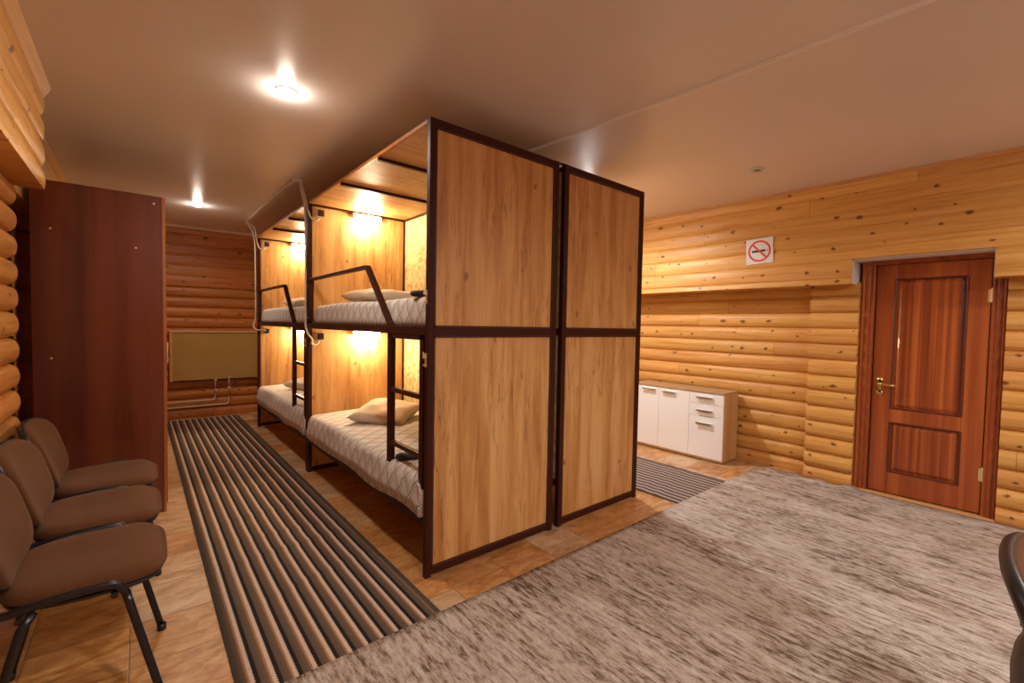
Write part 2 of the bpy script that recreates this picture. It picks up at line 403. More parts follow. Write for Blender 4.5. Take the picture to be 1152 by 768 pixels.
# ------------------------------------------------------------ structure
def log_profile(z0, z1, bulge, start=P0):
    """(z, depth-below-crest) points of a log-cabin siding face"""
    k = math.floor((z0-start)/PITCHZ+1e-6); pts = []
    while start+k*PITCHZ < z1-1e-4:
        a = start+k*PITCHZ
        for i in range(11):
            t = i/10; z = a+t*PITCHZ; q = abs(2*t-1)
            d = bulge*(1-math.sqrt(max(0, 1-(q*.93)**2.3)))/(1-math.sqrt(1-.93**2.3))
            if i in (0, 10): d = bulge*1.12
            if z0-1e-6 <= z <= z1+1e-6: pts.append((z, d))
        k += 1
    if pts[0][0] > z0+1e-5: pts.insert(0, (z0, pts[0][1]))
    if pts[-1][0] < z1-1e-5: pts.append((z1, pts[-1][1]))
    return pts
def logs(mb, axis, crest, sgn, a0, a1, z0, z1, bulge, back, start=P0):
    """face whose crest lies at `crest`; solid extends toward sgn up to `back`"""
    pr = log_profile(z0, z1, bulge, start)
    poly = [(crest+sgn*d, z) for z, d in pr]+[(back, z1), (back, z0)]
    if axis == 'y': mb.prism(poly, (0, a0, 0), (1, 0, 0), (0, 0, 1), (0, 1, 0), a1-a0)
    else: mb.prism(poly, (a0, 0, 0), (0, 1, 0), (0, 0, 1), (1, 0, 0), a1-a0)

YB, YF, XL, XR = -5.2, 5.07, -1.80, 3.42
struct(MB().box(-2.1, YB-.2, -.1, 3.9, YF+.2, 0).build('floor', M['tile']))
struct(MB().box(-2.1, YB-.2, HC, 3.9, YF+.2, HC+.1).build('ceiling', M['ceiling']))

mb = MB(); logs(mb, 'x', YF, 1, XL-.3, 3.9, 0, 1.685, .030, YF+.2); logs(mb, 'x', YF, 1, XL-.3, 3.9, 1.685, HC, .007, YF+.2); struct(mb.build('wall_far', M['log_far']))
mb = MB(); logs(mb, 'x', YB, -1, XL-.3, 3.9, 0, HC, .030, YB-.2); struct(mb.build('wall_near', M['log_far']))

mb = MB()
logs(mb, 'y', 3.42, 1, -.63, YF, 0, 1.66, .030, 3.62)
logs(mb, 'y', 3.30, 1, -.965, -.63, 0, 1.66, .034, 3.62)
logs(mb, 'y', 3.30, 1, YB, -1.755, 0, 1.66, .034, 3.62)
mb.box(3.43, -1.755, 0, 3.62, -.965, HC)
struct(mb.build('wall_right', M['log_right']))
# upper overhang over the lower wall, cut out above the door
mb = MB()
logs(mb, 'y', 3.15, 1, -.94, YF, 1.64, HC, .013, 3.62)
logs(mb, 'y', 3.15, 1, YB, -1.70, 1.64, HC, .013, 3.62)
logs(mb, 'y', 3.15, 1, -1.70, -.94, 1.83, HC, .013, 3.62)
struct(mb.build('wall_right_upper', M['beam']))
mb = MB(); mb.box(3.172, -.946, 1.642, 3.425, -.940, 1.829).box(3.172, -1.698, 1.822, 3.425, -.940, 1.829).box(3.172, -1.700, 1.642, 3.425, -1.694, 1.829)
struct(mb.build('trim_1', M['plaster']))
mb = MB(); mb.prism([(0, 0), (-.035, 0), (-.030, -.010), (-.010, -.030), (0, -.036)], (3.165, YB, HC), (1, 0, 0), (0, 0, 1), (0, 1, 0), YF-YB)
struct(mb.build('trim_2', M['pine_plain']))
mb = MB(); mb.prism([(0, 0), (-.035, 0), (-.030, -.008), (-.010, -.024), (0, -.03)], (XL, YF+.01, HC), (0, 1, 0), (0, 0, 1), (1, 0, 0), 5)
struct(mb.build('trim_3', M['cream_plastic']))

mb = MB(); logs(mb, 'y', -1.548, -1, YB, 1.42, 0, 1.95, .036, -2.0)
mb.box(-2.0, 1.42, 0, -1.80, 3.2, 1.95).box(-2.0, 3.2, 0, -1.56, YF, 1.95)  # block beyond the wardrobe added to keep light out of the recess
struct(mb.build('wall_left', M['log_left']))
mb = MB(); logs(mb, 'y', -1.447, -1, YB, 1.45, 1.93, HC, .017, -2.0, 1.93-.02)
struct(mb.build('wall_left_upper', M['beam']))
mb = MB(); mb.box(-2.0, 1.45, 1.93, -1.575, YF, HC)
struct(mb.build('wall_left_rear', M['pine_plain']))
mb = MB(); mb.prism([(0, 0), (.042, 0), (.036, -.010), (.014, -.05), (0, -.062)], (-1.458, YB, HC), (1, 0, 0), (0, 0, 1), (0, 1, 0), 1.42-YB)
struct(mb.build('trim_4', M['pine_plain']))
mb = MB(); mb.prism([(0, 0), (.035, 0), (.030, -.010), (.010, -.04), (0, -.05)], (-1.575, 1.45, HC), (1, 0, 0), (0, 0, 1), (0, 1, 0), YF-1.45)
struct(mb.build('trim_5', M['pine_plain']))
# joint profile across the stretch ceiling
mb = MB()
def seamx(y): return .947-(y+.716)*.0737*1.0
a, b_ = YB, YF
for s0, s1, dz in ((-.012, -.005, .007), (-.005, .005, .012), (.005, .012, .007)):
    mb.add([(seamx(a)+s0, a, HC), (seamx(a)+s1, a, HC), (seamx(a)+s1, a, HC-dz), (seamx(a)+s0, a, HC-dz),
            (.66+s0, b_, HC), (.66+s1, b_, HC), (.66+s1, b_, HC-dz), (.66+s0, b_, HC-dz)],
           [(0, 1, 2, 3), (4, 7, 6, 5), (0, 4, 5, 1), (1, 5, 6, 2), (2, 6, 7, 3), (3, 7, 4, 0)])
struct(mb.build('trim_6', M['seam_white']))

# ------------------------------------------------------------ door
dr = bpy.data.objects.new('door_1', None); COL.objects.link(dr); dr.location = (3.36, -1.36, 0); struct(dr)
dr['label'] = 'red-brown varnished panelled wooden door'
def D(y): return y+1.36
fr = MB()
def jamb(y0, y1):   # fluted architrave strip
    w_ = y1-y0
    fr.box(-.010, D(y0), 0, .07, D(y1), 1.845)
    for q, hw in ((.14, .11), (.50, .17), (.86, .11)):
        c = D(y0)+w_*q; fr.tube([(-.010, c, 0), (-.010, c, 1.845)], w_*hw, .007, 10, upv=(1, 0, 0))
jamb(-1.055, -.968); jamb(-1.755, -1.682)
fr.box(-.016, D(-1.70), 1.788, .07, D(-.968), 1.845); fr.box(-.026, D(-1.70), 1.80, -.012, D(-.968), 1.83)
fr.build('door_frame', M['door'], dr, bevel=.002)
lf = MB(); x0, x1 = .0, .04
Y = [D(-1.678), D(-1.565), D(-1.176), D(-1.060)]; Z = [.03, .195, .575, .685, 1.672, 1.785]
lf.box(x0, Y[0], Z[0], x1, Y[1], Z[5]).box(x0, Y[2], Z[0], x1, Y[3], Z[5])
for a, b_ in ((0, 1), (2, 3), (4, 5)): lf.box(x0, Y[1], Z[a], x1, Y[2], Z[b_])
leaf = lf.build('door_leaf', M['door'], dr, bevel=.004)
for za, zb in ((Z[1], Z[2]), (Z[3], Z[4])):
    pm = MB(); pm.box(.016, Y[1], za, .032, Y[2], zb)
    i = .035
    o1 = [(Y[1]+.012, za+.012), (Y[2]-.012, za+.012), (Y[2]-.012, zb-.012), (Y[1]+.012, zb-.012)]
    o2 = [(Y[1]+i, za+i), (Y[2]-i, za+i), (Y[2]-i, zb-i), (Y[1]+i, zb-i)]
    pm.add([(.016, *p) for p in o1]+[(.006, *p) for p in o2], [(4, 5, 6, 7)]+[(k, (k+1) % 4, (k+1) % 4+4, k+4) for k in range(4)])
    pm.build('door_panel', M['door_panel'], leaf)
    mo = MB()
    for q in ((Y[1], za, Y[2], za), (Y[1], zb, Y[2], zb), (Y[1], za, Y[1], zb), (Y[2], za, Y[2], zb)):
        mo.tube([(.004, q[0], q[1]), (.004, q[2], q[3])], .008, .008, 8)
    mo.build('panel_moulding', M['door_shade'], leaf)
hm = MB(); hm.lathe([(0, -.006), (.020, -.006), (.022, 0)], (0, 0, .065), 18, 'x').lathe([(0, -.006), (.020, -.006), (.022, 0)], (0, 0, -.035), 18, 'x')
hm.box(-.006, -.011, -.035, 0, .011, .065).lathe([(0, -.055), (.009, -.053), (.009, -.006), (.012, 0)], (0, 0, .035), 14, 'x')
hm.tube([(-.048, 0, .035), (-.050, -.03, .037), (-.048, -.07, .034), (-.044, -.105, .031)], .007, .009, 10)
hm.lathe([(0, -.012), (.007, -.011), (.008, 0)], (0, 0, -.035), 12, 'x')
hm.build('door_handle', M['brass'], leaf, smooth=True, loc=(0, D(-1.108), .83))
for hz in (1.53, .30):
    MB().tube([(-.008, 0, -.045), (-.008, 0, .045)], .007, .007, 10).box(-.003, -.018, -.042, .004, .018, .042).lathe([(0, .056), (.005, .052), (.006, .045)], (-.008, 0, 0), 10).build('hinge', M['brass_pale'], dr, loc=(0, D(-1.682), hz))
struct(MB().box(3.30, -1.755, 0, 3.43, -.965, .018).build('trim_7', M['pine_plain'], bevel=.004))

# ------------------------------------------------------------ bunk beds
def frame_bar(mb, p, q, a=.02, b=.02, upv=(0, 0, 1)): mb.tube([p, q], a, b, sq=True, upv=upv)
BL = 2.04
def make_bunk(loc, W, label, mirror=False, H=2.262, lamps=True, group='brown steel-framed wooden sleeping bunks'):
    root = thing('bunk_bed', loc, label, 'bunk bed', group)
    sx = -1 if mirror else 1
    def B(mb, x0, y0, z0, x1, y1, z1): return mb.box(sx*x0, y0, z0, sx*x1, y1, z1)
    T = .032
    for (x, y) in ((0, 0), (W-T, 0), (0, BL-T), (W-T, BL-T)):
        B(MB(), x, y, 0, x+T, y+T, H).build('post', M['steel'], root, bevel=.003)
    # cross rails at both ends
    for y in (0, BL-T):
        for z0, z1 in ((.012, .045), (1.212, 1.252), (H-.036, H)):
            B(MB(), T, y+.002, z0, W-T, y+T-.002, z1).build('end_rail', M['steel'], root, bevel=.002)
        yy = y+.012
        B(MB(), T, yy, .045, W-T, yy+.016, 1.212).build('end_panel', M['oak'], root)
        B(MB(), T, yy, 1.252, W-T, yy+.016, H-.036).build('end_panel', M['oak'], root)
        # thin bead round the panels, on the outer face
        bd = MB()
        for z0, z1 in ((.045, 1.212), (1.252, H-.036)):
            ya, yb = (y+.003, y+.013) if y == 0 else (y+.027, y+.034)
            B(bd, T, ya, z0, T+.010, yb, z1); B(bd, W-T-.010, ya, z0, W-T, yb, z1); B(bd, T, ya, z0, W-T, yb, z0+.010); B(bd, T, ya, z1-.010, W-T, yb, z1)
        bd.build('panel_bead', M['steel_edge'], root)
    # long rails, back board
    for x in (0, W-T):
        B(MB(), x, T, .255, x+T, BL-T, .298).build('side_rail', M['steel'], root, bevel=.002)
        B(MB(), x, T, 1.212, x+T, BL-T, 1.256).build('side_rail', M['steel'], root, bevel=.002)
    B(MB(), 0, T, H-.022, .020, BL-T, H-.004).build('top_rail', M['cherry_edge'], root)
    B(MB(), W-.016, T, .30, W-.006, BL-T, 1.212).build('back_board', M['osb'], root)
    B(MB(), W-.016, T, 1.256, W-.006, BL-T, H-.036).build('back_board', M['osb'], root)
    B(MB(), W-T, T, H-.036, W, BL-T, H-.010).build('top_rail', M['steel'], root)
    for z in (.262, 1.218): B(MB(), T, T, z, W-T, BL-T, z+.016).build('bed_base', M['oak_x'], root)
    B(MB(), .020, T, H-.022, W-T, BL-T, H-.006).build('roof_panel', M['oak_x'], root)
    for y in (.63, 1.265):
        B(MB(), .01, y-.012, H-.040, W-T, y+.012, H-.022).build('roof_batten', M['steel'], root)
    # corner trims inside
    B(MB(), T, BL-T-.016, H-.038, W-T, BL-T, H-.022).build('corner_trim', M['steel'], root)
    # guard rail
    g = MB(); gx = sx*.018
    pts = [(gx, BL-T-.01, 1.27), (gx, BL-T-.01, 1.615), (gx, .80, 1.615), (gx, .45, 1.25)]
    g.tube(pts, .012, .016, sq=True, upv=(1, 0, 0)); g.build('guard_rail', M['steel'], root, bevel=.002)
    # ladder
    ld = bpy.data.objects.new('ladder', None); COL.objects.link(ld); ld.parent = root
    lm = MB(); B(lm, .001, .050, .27, .030, .090, 1.212); B(lm, .001, .420, .27, .030, .465, 1.212); B(lm, .001, .05, 1.186, .030, .465, 1.212)
    bpy.data.objects.remove(ld); ld = lm.build('ladder', M['steel'], root, bevel=.002)
    for z in (.885, .585): B(MB(), .003, .09, z, .028, .42, z+.026).build('rung', M['steel_edge'], ld, bevel=.002)
    # curtain-rod brackets on the near post
    for z in (1.40, 1.09):
        bk = MB(); B(bk, -.003, .012, z-.035, 0, .028, z+.035); B(bk, -.016, .014, z+.010, -.003, .020, z+.030); B(bk, -.019, .014, z+.010, -.015, .020, z+.042); B(bk, -.012, .022, z-.028, -.003, .028, z-.020)
        bk.build('rod_bracket', M['brass_pale'], root)
    for y in (BL-.020,):
        for z in (1.30, 1.56):
            MB().lathe([(0, -.004), (.005, -.003), (.006, 0)], (0 if not mirror else .0, y, z), 8, 'x').build('screw', M['chrome'], root)
    # lamp and socket in each berth
    for zt, zs in ((H-.022, 2.17), (1.212, 1.145)):
        yl = BL-T
        if lamps:
            lb = MB(); B(lb, .36, yl-.030, zt-.060, .62, yl-.002, zt-.018)
            l0 = lb.build('reading_lamp', M['white_plastic'], root, bevel=.006)
            df = MB(); B(df, .37, yl-.044, zt-.070, .61, yl-.028, zt-.022); df.build('lamp_diffuser', M['berth_on'], l0, bevel=.005)
            lt = light('lamp_light', (sx*.49, yl-.09, zt-.10), BERTH_W, (1, .84, .56), .05, l0)
        sb = MB(); B(sb, .055, yl-.026, zs-.035, .115, yl, zs+.035); s0 = sb.build('socket_box', M['cream_plastic'], root, bevel=.004)
        sf = MB(); B(sf, .066, yl-.036, zs-.026, .118, yl-.024, zs+.028); sf.build('socket_face', M['brown_plastic'], s0, bevel=.003)
        sk = MB(); sk.lathe([(.013, -.0015), (.018, -.0015), (.018, 0)], (0, 0, 0), 14, 'x')
        rk = MB(); B(rk, .080, yl-.039, zs-.012, .106, yl-.036, zs+.014); rk.build('switch_key', M['steel_edge'], s0, bevel=.002)
    return root
make_bunk((0, 0, 0), .884, 'nearest brown-framed oak-look bunk bed with ladder, open towards the striped runner')
make_bunk((0, 2.052, 0), .884, 'brown-framed oak-look bunk bed further back, end-on behind the nearest bunk, towards the far wall')
make_bunk((1.772, 0, 0), .838, 'oak-look bunk bed standing back to back with the nearest one, towards the white sideboard', mirror=True, lamps=True)
for o in COL.objects:
    if o.name.startswith('end_rail'): pass
# joint cap where the two near bunks meet
tag(MB().box(.870, .004, 2.262, .960, .034, 2.268).build('joining_plate', M['chrome'], bevel=.001), 'small grey metal plate joining the tops of the two near bunks', 'plate')

# ------------------------------------------------------------ bedding
def mattress(loc, L, Wd, h_, over, label, group, wob=1):
    """rounded mattress under a bedspread; overhang `over` on the open side (-x)"""
    rnd = random.Random(int(loc[1]*10+loc[2]*3)+3)
    prof = []; r = .05
    prof += [(-over, -.0), (-over-.004, h_*.35), (-over*.9, h_-r)]
    for i in range(1, 6):
        a = i/5*PI/2; prof.append((-over*.9+r*(1-math.cos(a)), h_-r+r*math.sin(a)))
    for i in range(1, 9): prof.append((-over*.9+r+(Wd+over*.9-2*r)*i/8, h_+.008*math.sin(i/8*PI)))
    for i in range(1, 5):
        a = i/4*PI/2; prof.append((Wd-r+r*math.sin(a), h_-r+r*math.cos(a)))
    prof.append((Wd, 0))
    cum = [0]
    for i in range(1, len(prof)): cum.append(cum[-1]+math.dist(prof[i], prof[i-1]))
    NY = 44; mb = MB(); m_ = len(prof)
    for j in range(NY+1):
        t = j/NY; y = t*L
        e = min(t, 1-t)*L; s = 1 if e > .06 else math.sqrt(max(0, 1-((.06-e)/.06)**2))
        for i, (x, z) in enumerate(prof):
            zz = z*(1-.30*(1-s)) ; hx = x
            if i <= 2: hx += .006*math.sin(y*9+i)*wob
            if i == 0: zz += .010*math.sin(y*7)*wob
            if i > 3: zz += .004*math.sin(y*6+x*5)
            mb.v.append((hx, y, zz)); mb.uv[len(mb.v)-1] = (y, cum[i])
    for j in range(NY):
        for i in range(m_-1): mb.f.append((j*m_+i, j*m_+i+1, (j+1)*m_+i+1, (j+1)*m_+i))
        mb.f.append((j*m_+m_-1, j*m_, (j+1)*m_, (j+1)*m_+m_-1))
    mb.f.append(tuple(range(m_))); mb.f.append(tuple(range(NY*m_, (NY+1)*m_))[::-1])
    o = mb.build('mattress', M['bedspread'], smooth=True, loc=loc)
    return tag(o, label, 'mattress', group)
GB = 'mattresses under lattice-patterned bedspreads'
for k, (yo, nm) in enumerate(((0, 'nearest bunk'), (2.052, 'bunk further back'))):
    mattress((.062, yo+.045, 1.2355), 1.945, .778, .175, .022, 'lattice-patterned grey and white covered mattress on the upper berth of the '+nm, GB, .3)
    mattress((.035, yo+.045, .300), 1.945, .80, .200, .050, 'lattice-patterned grey and white covered mattress on the lower berth of the '+nm, GB)

def pillow(loc, w_, d_, h_, rz, tilt, label):
    n = 18; mb = MB()
    for sgn in (1, -1):
        for j in range(n+1):
            for i in range(n+1):
                u = -1+2*i/n; v = -1+2*j/n
                e = (1-abs(u)**2.6)*(1-abs(v)**2.6)
                px = u*w_/2*(1-.10*(1-abs(u))*0-.08*(1-v*v)*abs(u)**3); py = v*d_/2*(1-.08*(1-u*u)*abs(v)**3)
                z = sgn*h_/2*(max(0, e)**.42)
                z += .006*math.sin(u*5+v*7)*e*sgn+.004*math.sin(u*11-v*4)*e
                mb.v.append((px, py, z+h_/2*(1 if sgn > 0 else 1)*.8*1))
        k = (n+1)**2 if sgn < 0 else 0
        for j in range(n):
            for i in range(n):
                a = k+j*(n+1)+i; mb.f.append((a, a+1, a+n+2, a+n+1))
    o = mb.build('pillow', M['pillow'], smooth=True, loc=loc); o.rotation_euler = (tilt[0], tilt[1], rz)
    return tag(o, label, 'pillow', 'cream pillows on the berths')
pillow((.43, 1.42, .513), .50, .44, .125, math.radians(43), (.10, -.12), 'cream pillow on the lower berth of the nearest bunk, behind its ladder')
pillow((.45, 1.50, 1.422), .58, .44, .125, math.radians(4), (0.03, 0, 0), 'flat cream pillow on the upper berth of the nearest bunk')
pillow((.46, 3.46, .513), .50, .42, .125, math.radians(30), (.1, -.1, 0), 'cream pillow on the lower berth of the bunk further back')
pillow((.45, 3.45, 1.422), .56, .44, .125, math.radians(4), (0.03, 0, 0), 'cream pillow on the upper berth of the bunk further back')
def pouch(loc, rz, label):
    mb = MB(); n = 12; prof = [(-.0, 0)]
    for a in range(n):
        t = a/n*2*PI
        mb_ = None
    vs = []; fs = []
    for k, (s, z) in enumerate(((.80, 0), (1, .010), (.97, .022), (.75, .030), (.3, .033))):
        for a in range(n):
            t = a/n*2*PI; c, s_ = math.cos(t), math.sin(t)
            vs.append((.042*s*math.copysign(abs(c)**.6, c), .075*s*math.copysign(abs(s_)**.6, s_), z))
    for k in range(4):
        for a in range(n): fs.append((k*n+a, k*n+(a+1) % n, (k+1)*n+(a+1) % n, (k+1)*n+a))
    fs.append(tuple(range(n))[::-1]); fs.append(tuple(range(4*n, 5*n)))
    o = MB().add(vs, fs).build('pouch', M['dark_cloth'], smooth=True, loc=loc); o.rotation_euler = (0, 0, rz)
    return tag(o, label, 'pouch')
pouch((.085, .36, .5045), 1.2, 'small dark grey bundle on the lower mattress behind the ladder')
pouch((.10, .23, 1.4145), 1.2, 'small dark grey bundle on the upper mattress beside the post')

# ------------------------------------------------------------ cables
def smooth_path(pts, n=8):
    P = [Vector(p) for p in pts]; out = []
    for i in range(len(P)-1):
        p0 = P[max(0, i-1)]; p1 = P[i]; p2 = P[i+1]; p3 = P[min(len(P)-1, i+2)]
        for k in range(n):
            t = k/n; out.append(.5*((2*p1)+(-p0+p2)*t+(2*p0-5*p1+4*p2-p3)*t*t+(-p0+3*p1-3*p2+p3)*t**3))
    out.append(P[-1]); return out
def cable(pts, label, mat='cream_plastic', r=.008):
    mb = MB(); mb.tube(smooth_path(pts), r, r, 8); o = mb.build('cable', M[mat], smooth=True); return tag(o, label, 'cable', 'cables feeding the berths')
du = MB().box(-.104, 2.125, HC-.018, -.078, 4.21, HC).build('cable_duct', M['cream_plastic'], bevel=.002)
tag(du, 'cream plastic cable duct on the ceiling beside the rear bunk', 'cable duct')
jb = MB().box(-.020, -.030, -.022, .065, .030, 0).build('duct_corner', M['cream_plastic'], du, loc=(-.091, 2.10, HC-.001), bevel=.003)
for yo, nm, hi in ((0, 'nearest bunk', 0), (2.052, 'rear bunk', 1)):
    x0 = -.045 if not hi else -.085
    ye = yo+2.045
    cable([(-.035 if not hi else -.088, ye+.05 if not hi else 4.19, HC-.012), (-.025, ye+.03, HC-.07), (-.006, ye-.01, 2.24), (.012, ye-.05, 2.13), (.05, ye-.062, 2.105), (.085, ye-.060, 2.13)],
          'pale cable curving from the ceiling duct into the upper socket of the '+nm)
    cable([(-.045 if not hi else -.095, ye+.05 if not hi else 4.19, HC-.012), (-.036, ye+.03, HC-.09), (-.018, ye+.0, 2.20), (-.014, ye-.012, 1.9), (-.014, ye-.012, 1.32), (-.014, ye-.015, 1.24), (-.012, ye-.06, 1.175), (.02, ye-.075, 1.12), (.02, ye-.068, 1.085), (.055, ye-.062, 1.075), (.085, ye-.05, 1.11)] if not hi else
          [(-.095, 4.19, HC-.012), (-.05, ye+.03, HC-.10), (-.020, ye+.016, 2.20), (-.012, ye+.016, 1.9), (-.012, ye+.016, 1.32), (-.030, ye+.01, 1.24), (-.038, ye-.02, 1.19), (-.01, ye-.055, 1.16), (.05, ye-.07, 1.16), (.08, ye-.068, 1.15)],
          'pale cable running down the far post of the '+nm+' to its lower socket')

# ------------------------------------------------------------ wardrobe
wr = thing('wardrobe', (-1.247, 2.45, 0), 'tall dark mahogany-look wardrobe standing beyond the row of chairs', 'wardrobe')
def wb(x0, y0, z0, x1, y1, z1): return MB().box(x0+1.247, y0-2.45, z0, x1+1.247, y1-2.45, z1)
wb(-1.545, 1.75, 0, -.962, 1.768, 2.048).build('side_panel', M['mahogany'], wr)
wb(-1.545, 3.132, 0, -.962, 3.15, 2.048).build('side_panel', M['mahogany'], wr)
wb(-1.545, 1.768, 2.030, -.962, 3.132, 2.046).build('top_panel', M['mahogany'], wr)
wb(-1.545, 1.768, 0.06, -.962, 3.132, .078).build('bottom_panel', M['mahogany'], wr)
wb(-1.545, 1.768, .078, -1.539, 3.132, 2.030).build('back_panel', M['mahogany'], wr)
wb(-.990, 1.768, 0, -.972, 3.132, .06).build('plinth', M['mahogany'], wr)
for i in range(3):
    y0 = 1.75+i*.4667
    d_ = wb(-.960, y0+.001, .06, -.942, y0+.4655, 2.046).build('wardrobe_door', M['cherry_edge'], wr)
    MB().tube([(.322, y0-2.45+.40, .95), (.322, y0-2.45+.40, 1.10)], .006, .006, 8).box(.305, y0-2.45+.396, .955, .322, y0-2.45+.404, .962).box(.305, y0-2.45+.396, 1.088, .322, y0-2.45+.404, 1.095).build('door_pull', M['chrome'], d_)
wb(-.9605, 1.7485, 0, -.950, 1.750, 2.048).build('edge_strip', M['cherry_edge'], wr)
for x, z in ((-1.465, 1.775), (-1.09, 1.71), (-1.43, .50), (-1.00, 2.0), (-1.47, 1.03)):
    sc = MB(); sc.lathe([(0, -.0015), (.005, -.001), (.006, 0)], (0, 0, 0), 10); o = sc.build('screw_cap', M['brass_pale'], wr, loc=(x+1.247, 1.7498-2.45, z)); o.rotation_euler = (-PI/2, 0, 0)

# ------------------------------------------------------------ sideboard
sb = thing('sideboard', (3.24, .475, 0), 'low white-fronted sideboard with oak-look top and sides against the log wall', 'sideboard')
X0, X1, YA, YE, ZT = -.155, .145, -.505, .505, .672   # local
def sbx(x0, y0, z0, x1, y1, z1): return MB().box(x0, y0, z0, x1, y1, z1)
sbx(X0-.004, YA-.002, ZT-.018, X1, YE+.002, ZT).build('top_board', M['top_oak'], sb, bevel=.0015)
sbx(X0+.016, YA, .012, X1, YA+.018, ZT-.018).build('side_panel', M['side_oak'], sb)
sbx(X0+.016, YE-.018, .012, X1, YE, ZT-.018).build('side_panel', M['side_oak'], sb)
sbx(X0+.016, YA+.018, .025, X1, YE-.018, .043).build('bottom_panel', M['side_oak'], sb)
sbx(X1-.006, YA+.018, .043, X1, YE-.018, ZT-.018).build('back_panel', M['dark_gap'], sb)
sbx(X0+.004, YA, .012, X0+.016, YE, .028).build('bottom_rail', M['side_oak'], sb)
sbx(X0+.03, YA+.01, .0, X1-.01, YE-.01, .012).build('plinth', M['dark_gap'], sb)
def front(kind, y0, y1, z0, z1, hy0, hy1, hz):
    d_ = sbx(X0, y0+.0015, z0+.0015, X0+.016, y1-.0015, z1-.0015).build(kind, M['white_front'], sb, bevel=.001)
    h_ = MB(); h_.box(X0-.024, hy0, hz-.002, X0-.0, hy1, hz+.004).box(X0-.026, hy0, hz-.009, X0-.020, hy1, hz+.006); h_.build('handle', M['chrome'], d_, bevel=.001)
c = [YE, .170, -.168, YA]
front('door', c[1], c[0], .030, ZT-.020, c[1]+.04, c[1]+.185, .626)
front('door', c[2], c[1], .030, ZT-.020, c[1]-.190, c[1]-.045, .620)
front('drawer', c[3], c[2], .545, ZT-.020, -.405, -.250, .612)
front('drawer', c[3], c[2], .430, .545, -.405, -.250, .485)
front('door', c[3], c[2], .030, .430, -.405, -.250, .360)

# ------------------------------------------------------------ floor coverings
def sheet(name, mat, x0, y0, x1, y1, nx, ny, zf, th, label, cat, cut=None):
    mb = MB()
    for L_ in (1, 0):
        for j in range(ny+1):
            for i in range(nx+1):
                x = x0+(x1-x0)*i/nx; y = y0+(y1-y0)*j/ny
                if cut: x, y = cut(x, y)
                mb.v.append((x, y, zf(x, y)+(th if L_ else 0)))
    K = (nx+1)*(ny+1)
    for j in range(ny):
        for i in range(nx):
            a = j*(nx+1)+i; mb.f.append((a, a+1, a+nx+2, a+nx+1)); mb.f.append((K+a, K+a+nx+1, K+a+nx+2, K+a+1))
    ring = [i for i in range(nx+1)]+[j*(nx+1)+nx for j in range(1, ny+1)]+[ny*(nx+1)+i for i in range(nx-1, -1, -1)]+[j*(nx+1) for j in range(ny-1, 0, -1)]
    for k in range(len(ring)): a, b_ = ring[k], ring[(k+1) % len(ring)]; mb.f.append((a, K+a, K+b_, b_))
    o = mb.build(name, mat, smooth=False)
    for p in o.data.polygons: p.use_smooth = abs(p.normal.z) > .6
    return tag(o, label, cat)
def ripple(x, y):
    z = 0.0
    for yc, a, sl, s in ((.75, .007, .10, .035), (.98, .006, -.15, .03), (1.35, .006, .2, .04), (1.9, .005, .1, .04), (2.6, .005, -.2, .05), (.35, .005, .3, .03)):
        t = (y-yc-sl*(x+.45))/s
        z += a*math.exp(-t*t)*(1-min(1, abs(x+.45)/.42)**2)
    return z*(1 if y > -.1 else 0)+.0005
sheet('runner_rug', M['runner_a'], -.8355, -1.3, -.0705, 4.98, 12, 260, ripple, .0045, 'long brown, beige and black striped runner beside the bunk beds', 'rug')
def ripple2(x, y): return (.005*math.exp(-((y-.02-.25*(x-2.3))/.03)**2)+.005*math.exp(-((y-.14-.25*(x-2.3))/.03)**2) if y > -.12 else 0)+.0005
sheet('runner_rug', M['runner_b'], 1.90, -1.2, 2.665, 4.4, 10, 160, ripple2, .0045, 'narrow-striped grey and brown runner in front of the white sideboard', 'rug')
def cc(x, y):
    # the strip next to the wall is trimmed round the log corner and the doorway
    if x > 3.05:
        t = (x-3.05)/.21; lim = 3.155 if y > -.36 else (3.262 if y > -.95 else 3.285)
        x = 3.05+(lim-3.05)*t
    return x, y
def cz(x, y):
    z = .0075
    e = min(abs(y+.281), 1.)
    if x > 3.14 and y > -1.0: z += .022*(x-3.14)/.12*(.6+.4*math.sin(y*31))
    return z
sheet('carpet', M['carpet'], -.92, -4.3, 3.26, -.281, 80, 90, cz, .009, 'large streaked grey and brown carpet covering the near floor up to the door', 'carpet', cc)

# ------------------------------------------------------------ far wall items
rc = thing('radiator_cover', (.05, 4.985, .50), 'beige board cover in a thin wooden frame low on the far wall', 'radiator cover')
MB().box(-.82, -.012, .0, .85, .055, .60).build('cover_panel', M['beige_panel'], rc)
mb = MB(); mb.box(-.845, -.022, .60, .87, .055, .625).box(-.845, -.020, -.01, -.815, .055, .60).box(.845, -.020, -.01, .87, .055, .60); mb.build('cover_frame', M['pine_x'], rc, bevel=.003)
def pipe(pts, clips, label):
    t = thing('heating_pipe', pts[0], label, 'pipe', 'heating pipes')
    o = Vector(pts[0]); rel = [Vector(p)-o for p in pts]
    MB().tube(rel, .011, .011, 10).build('pipe_run', M['pipe'], t, smooth=True)
    for cpos in clips:
        MB().lathe([(0, -.012), (.017, -.012), (.017, .012), (0, .012)], Vector(cpos)-o, 12).build('fitting', M['pipe'], t)
pipe([(-1.5, 4.985, .225), (-.345, 4.985, .232), (-.322, 4.985, .255), (-.322, 4.985, .50)], [(-.322, 4.985, .49), (-.322, 4.985, .36)], 'upper and shorter of the two white heating pipes under the beige radiator cover')
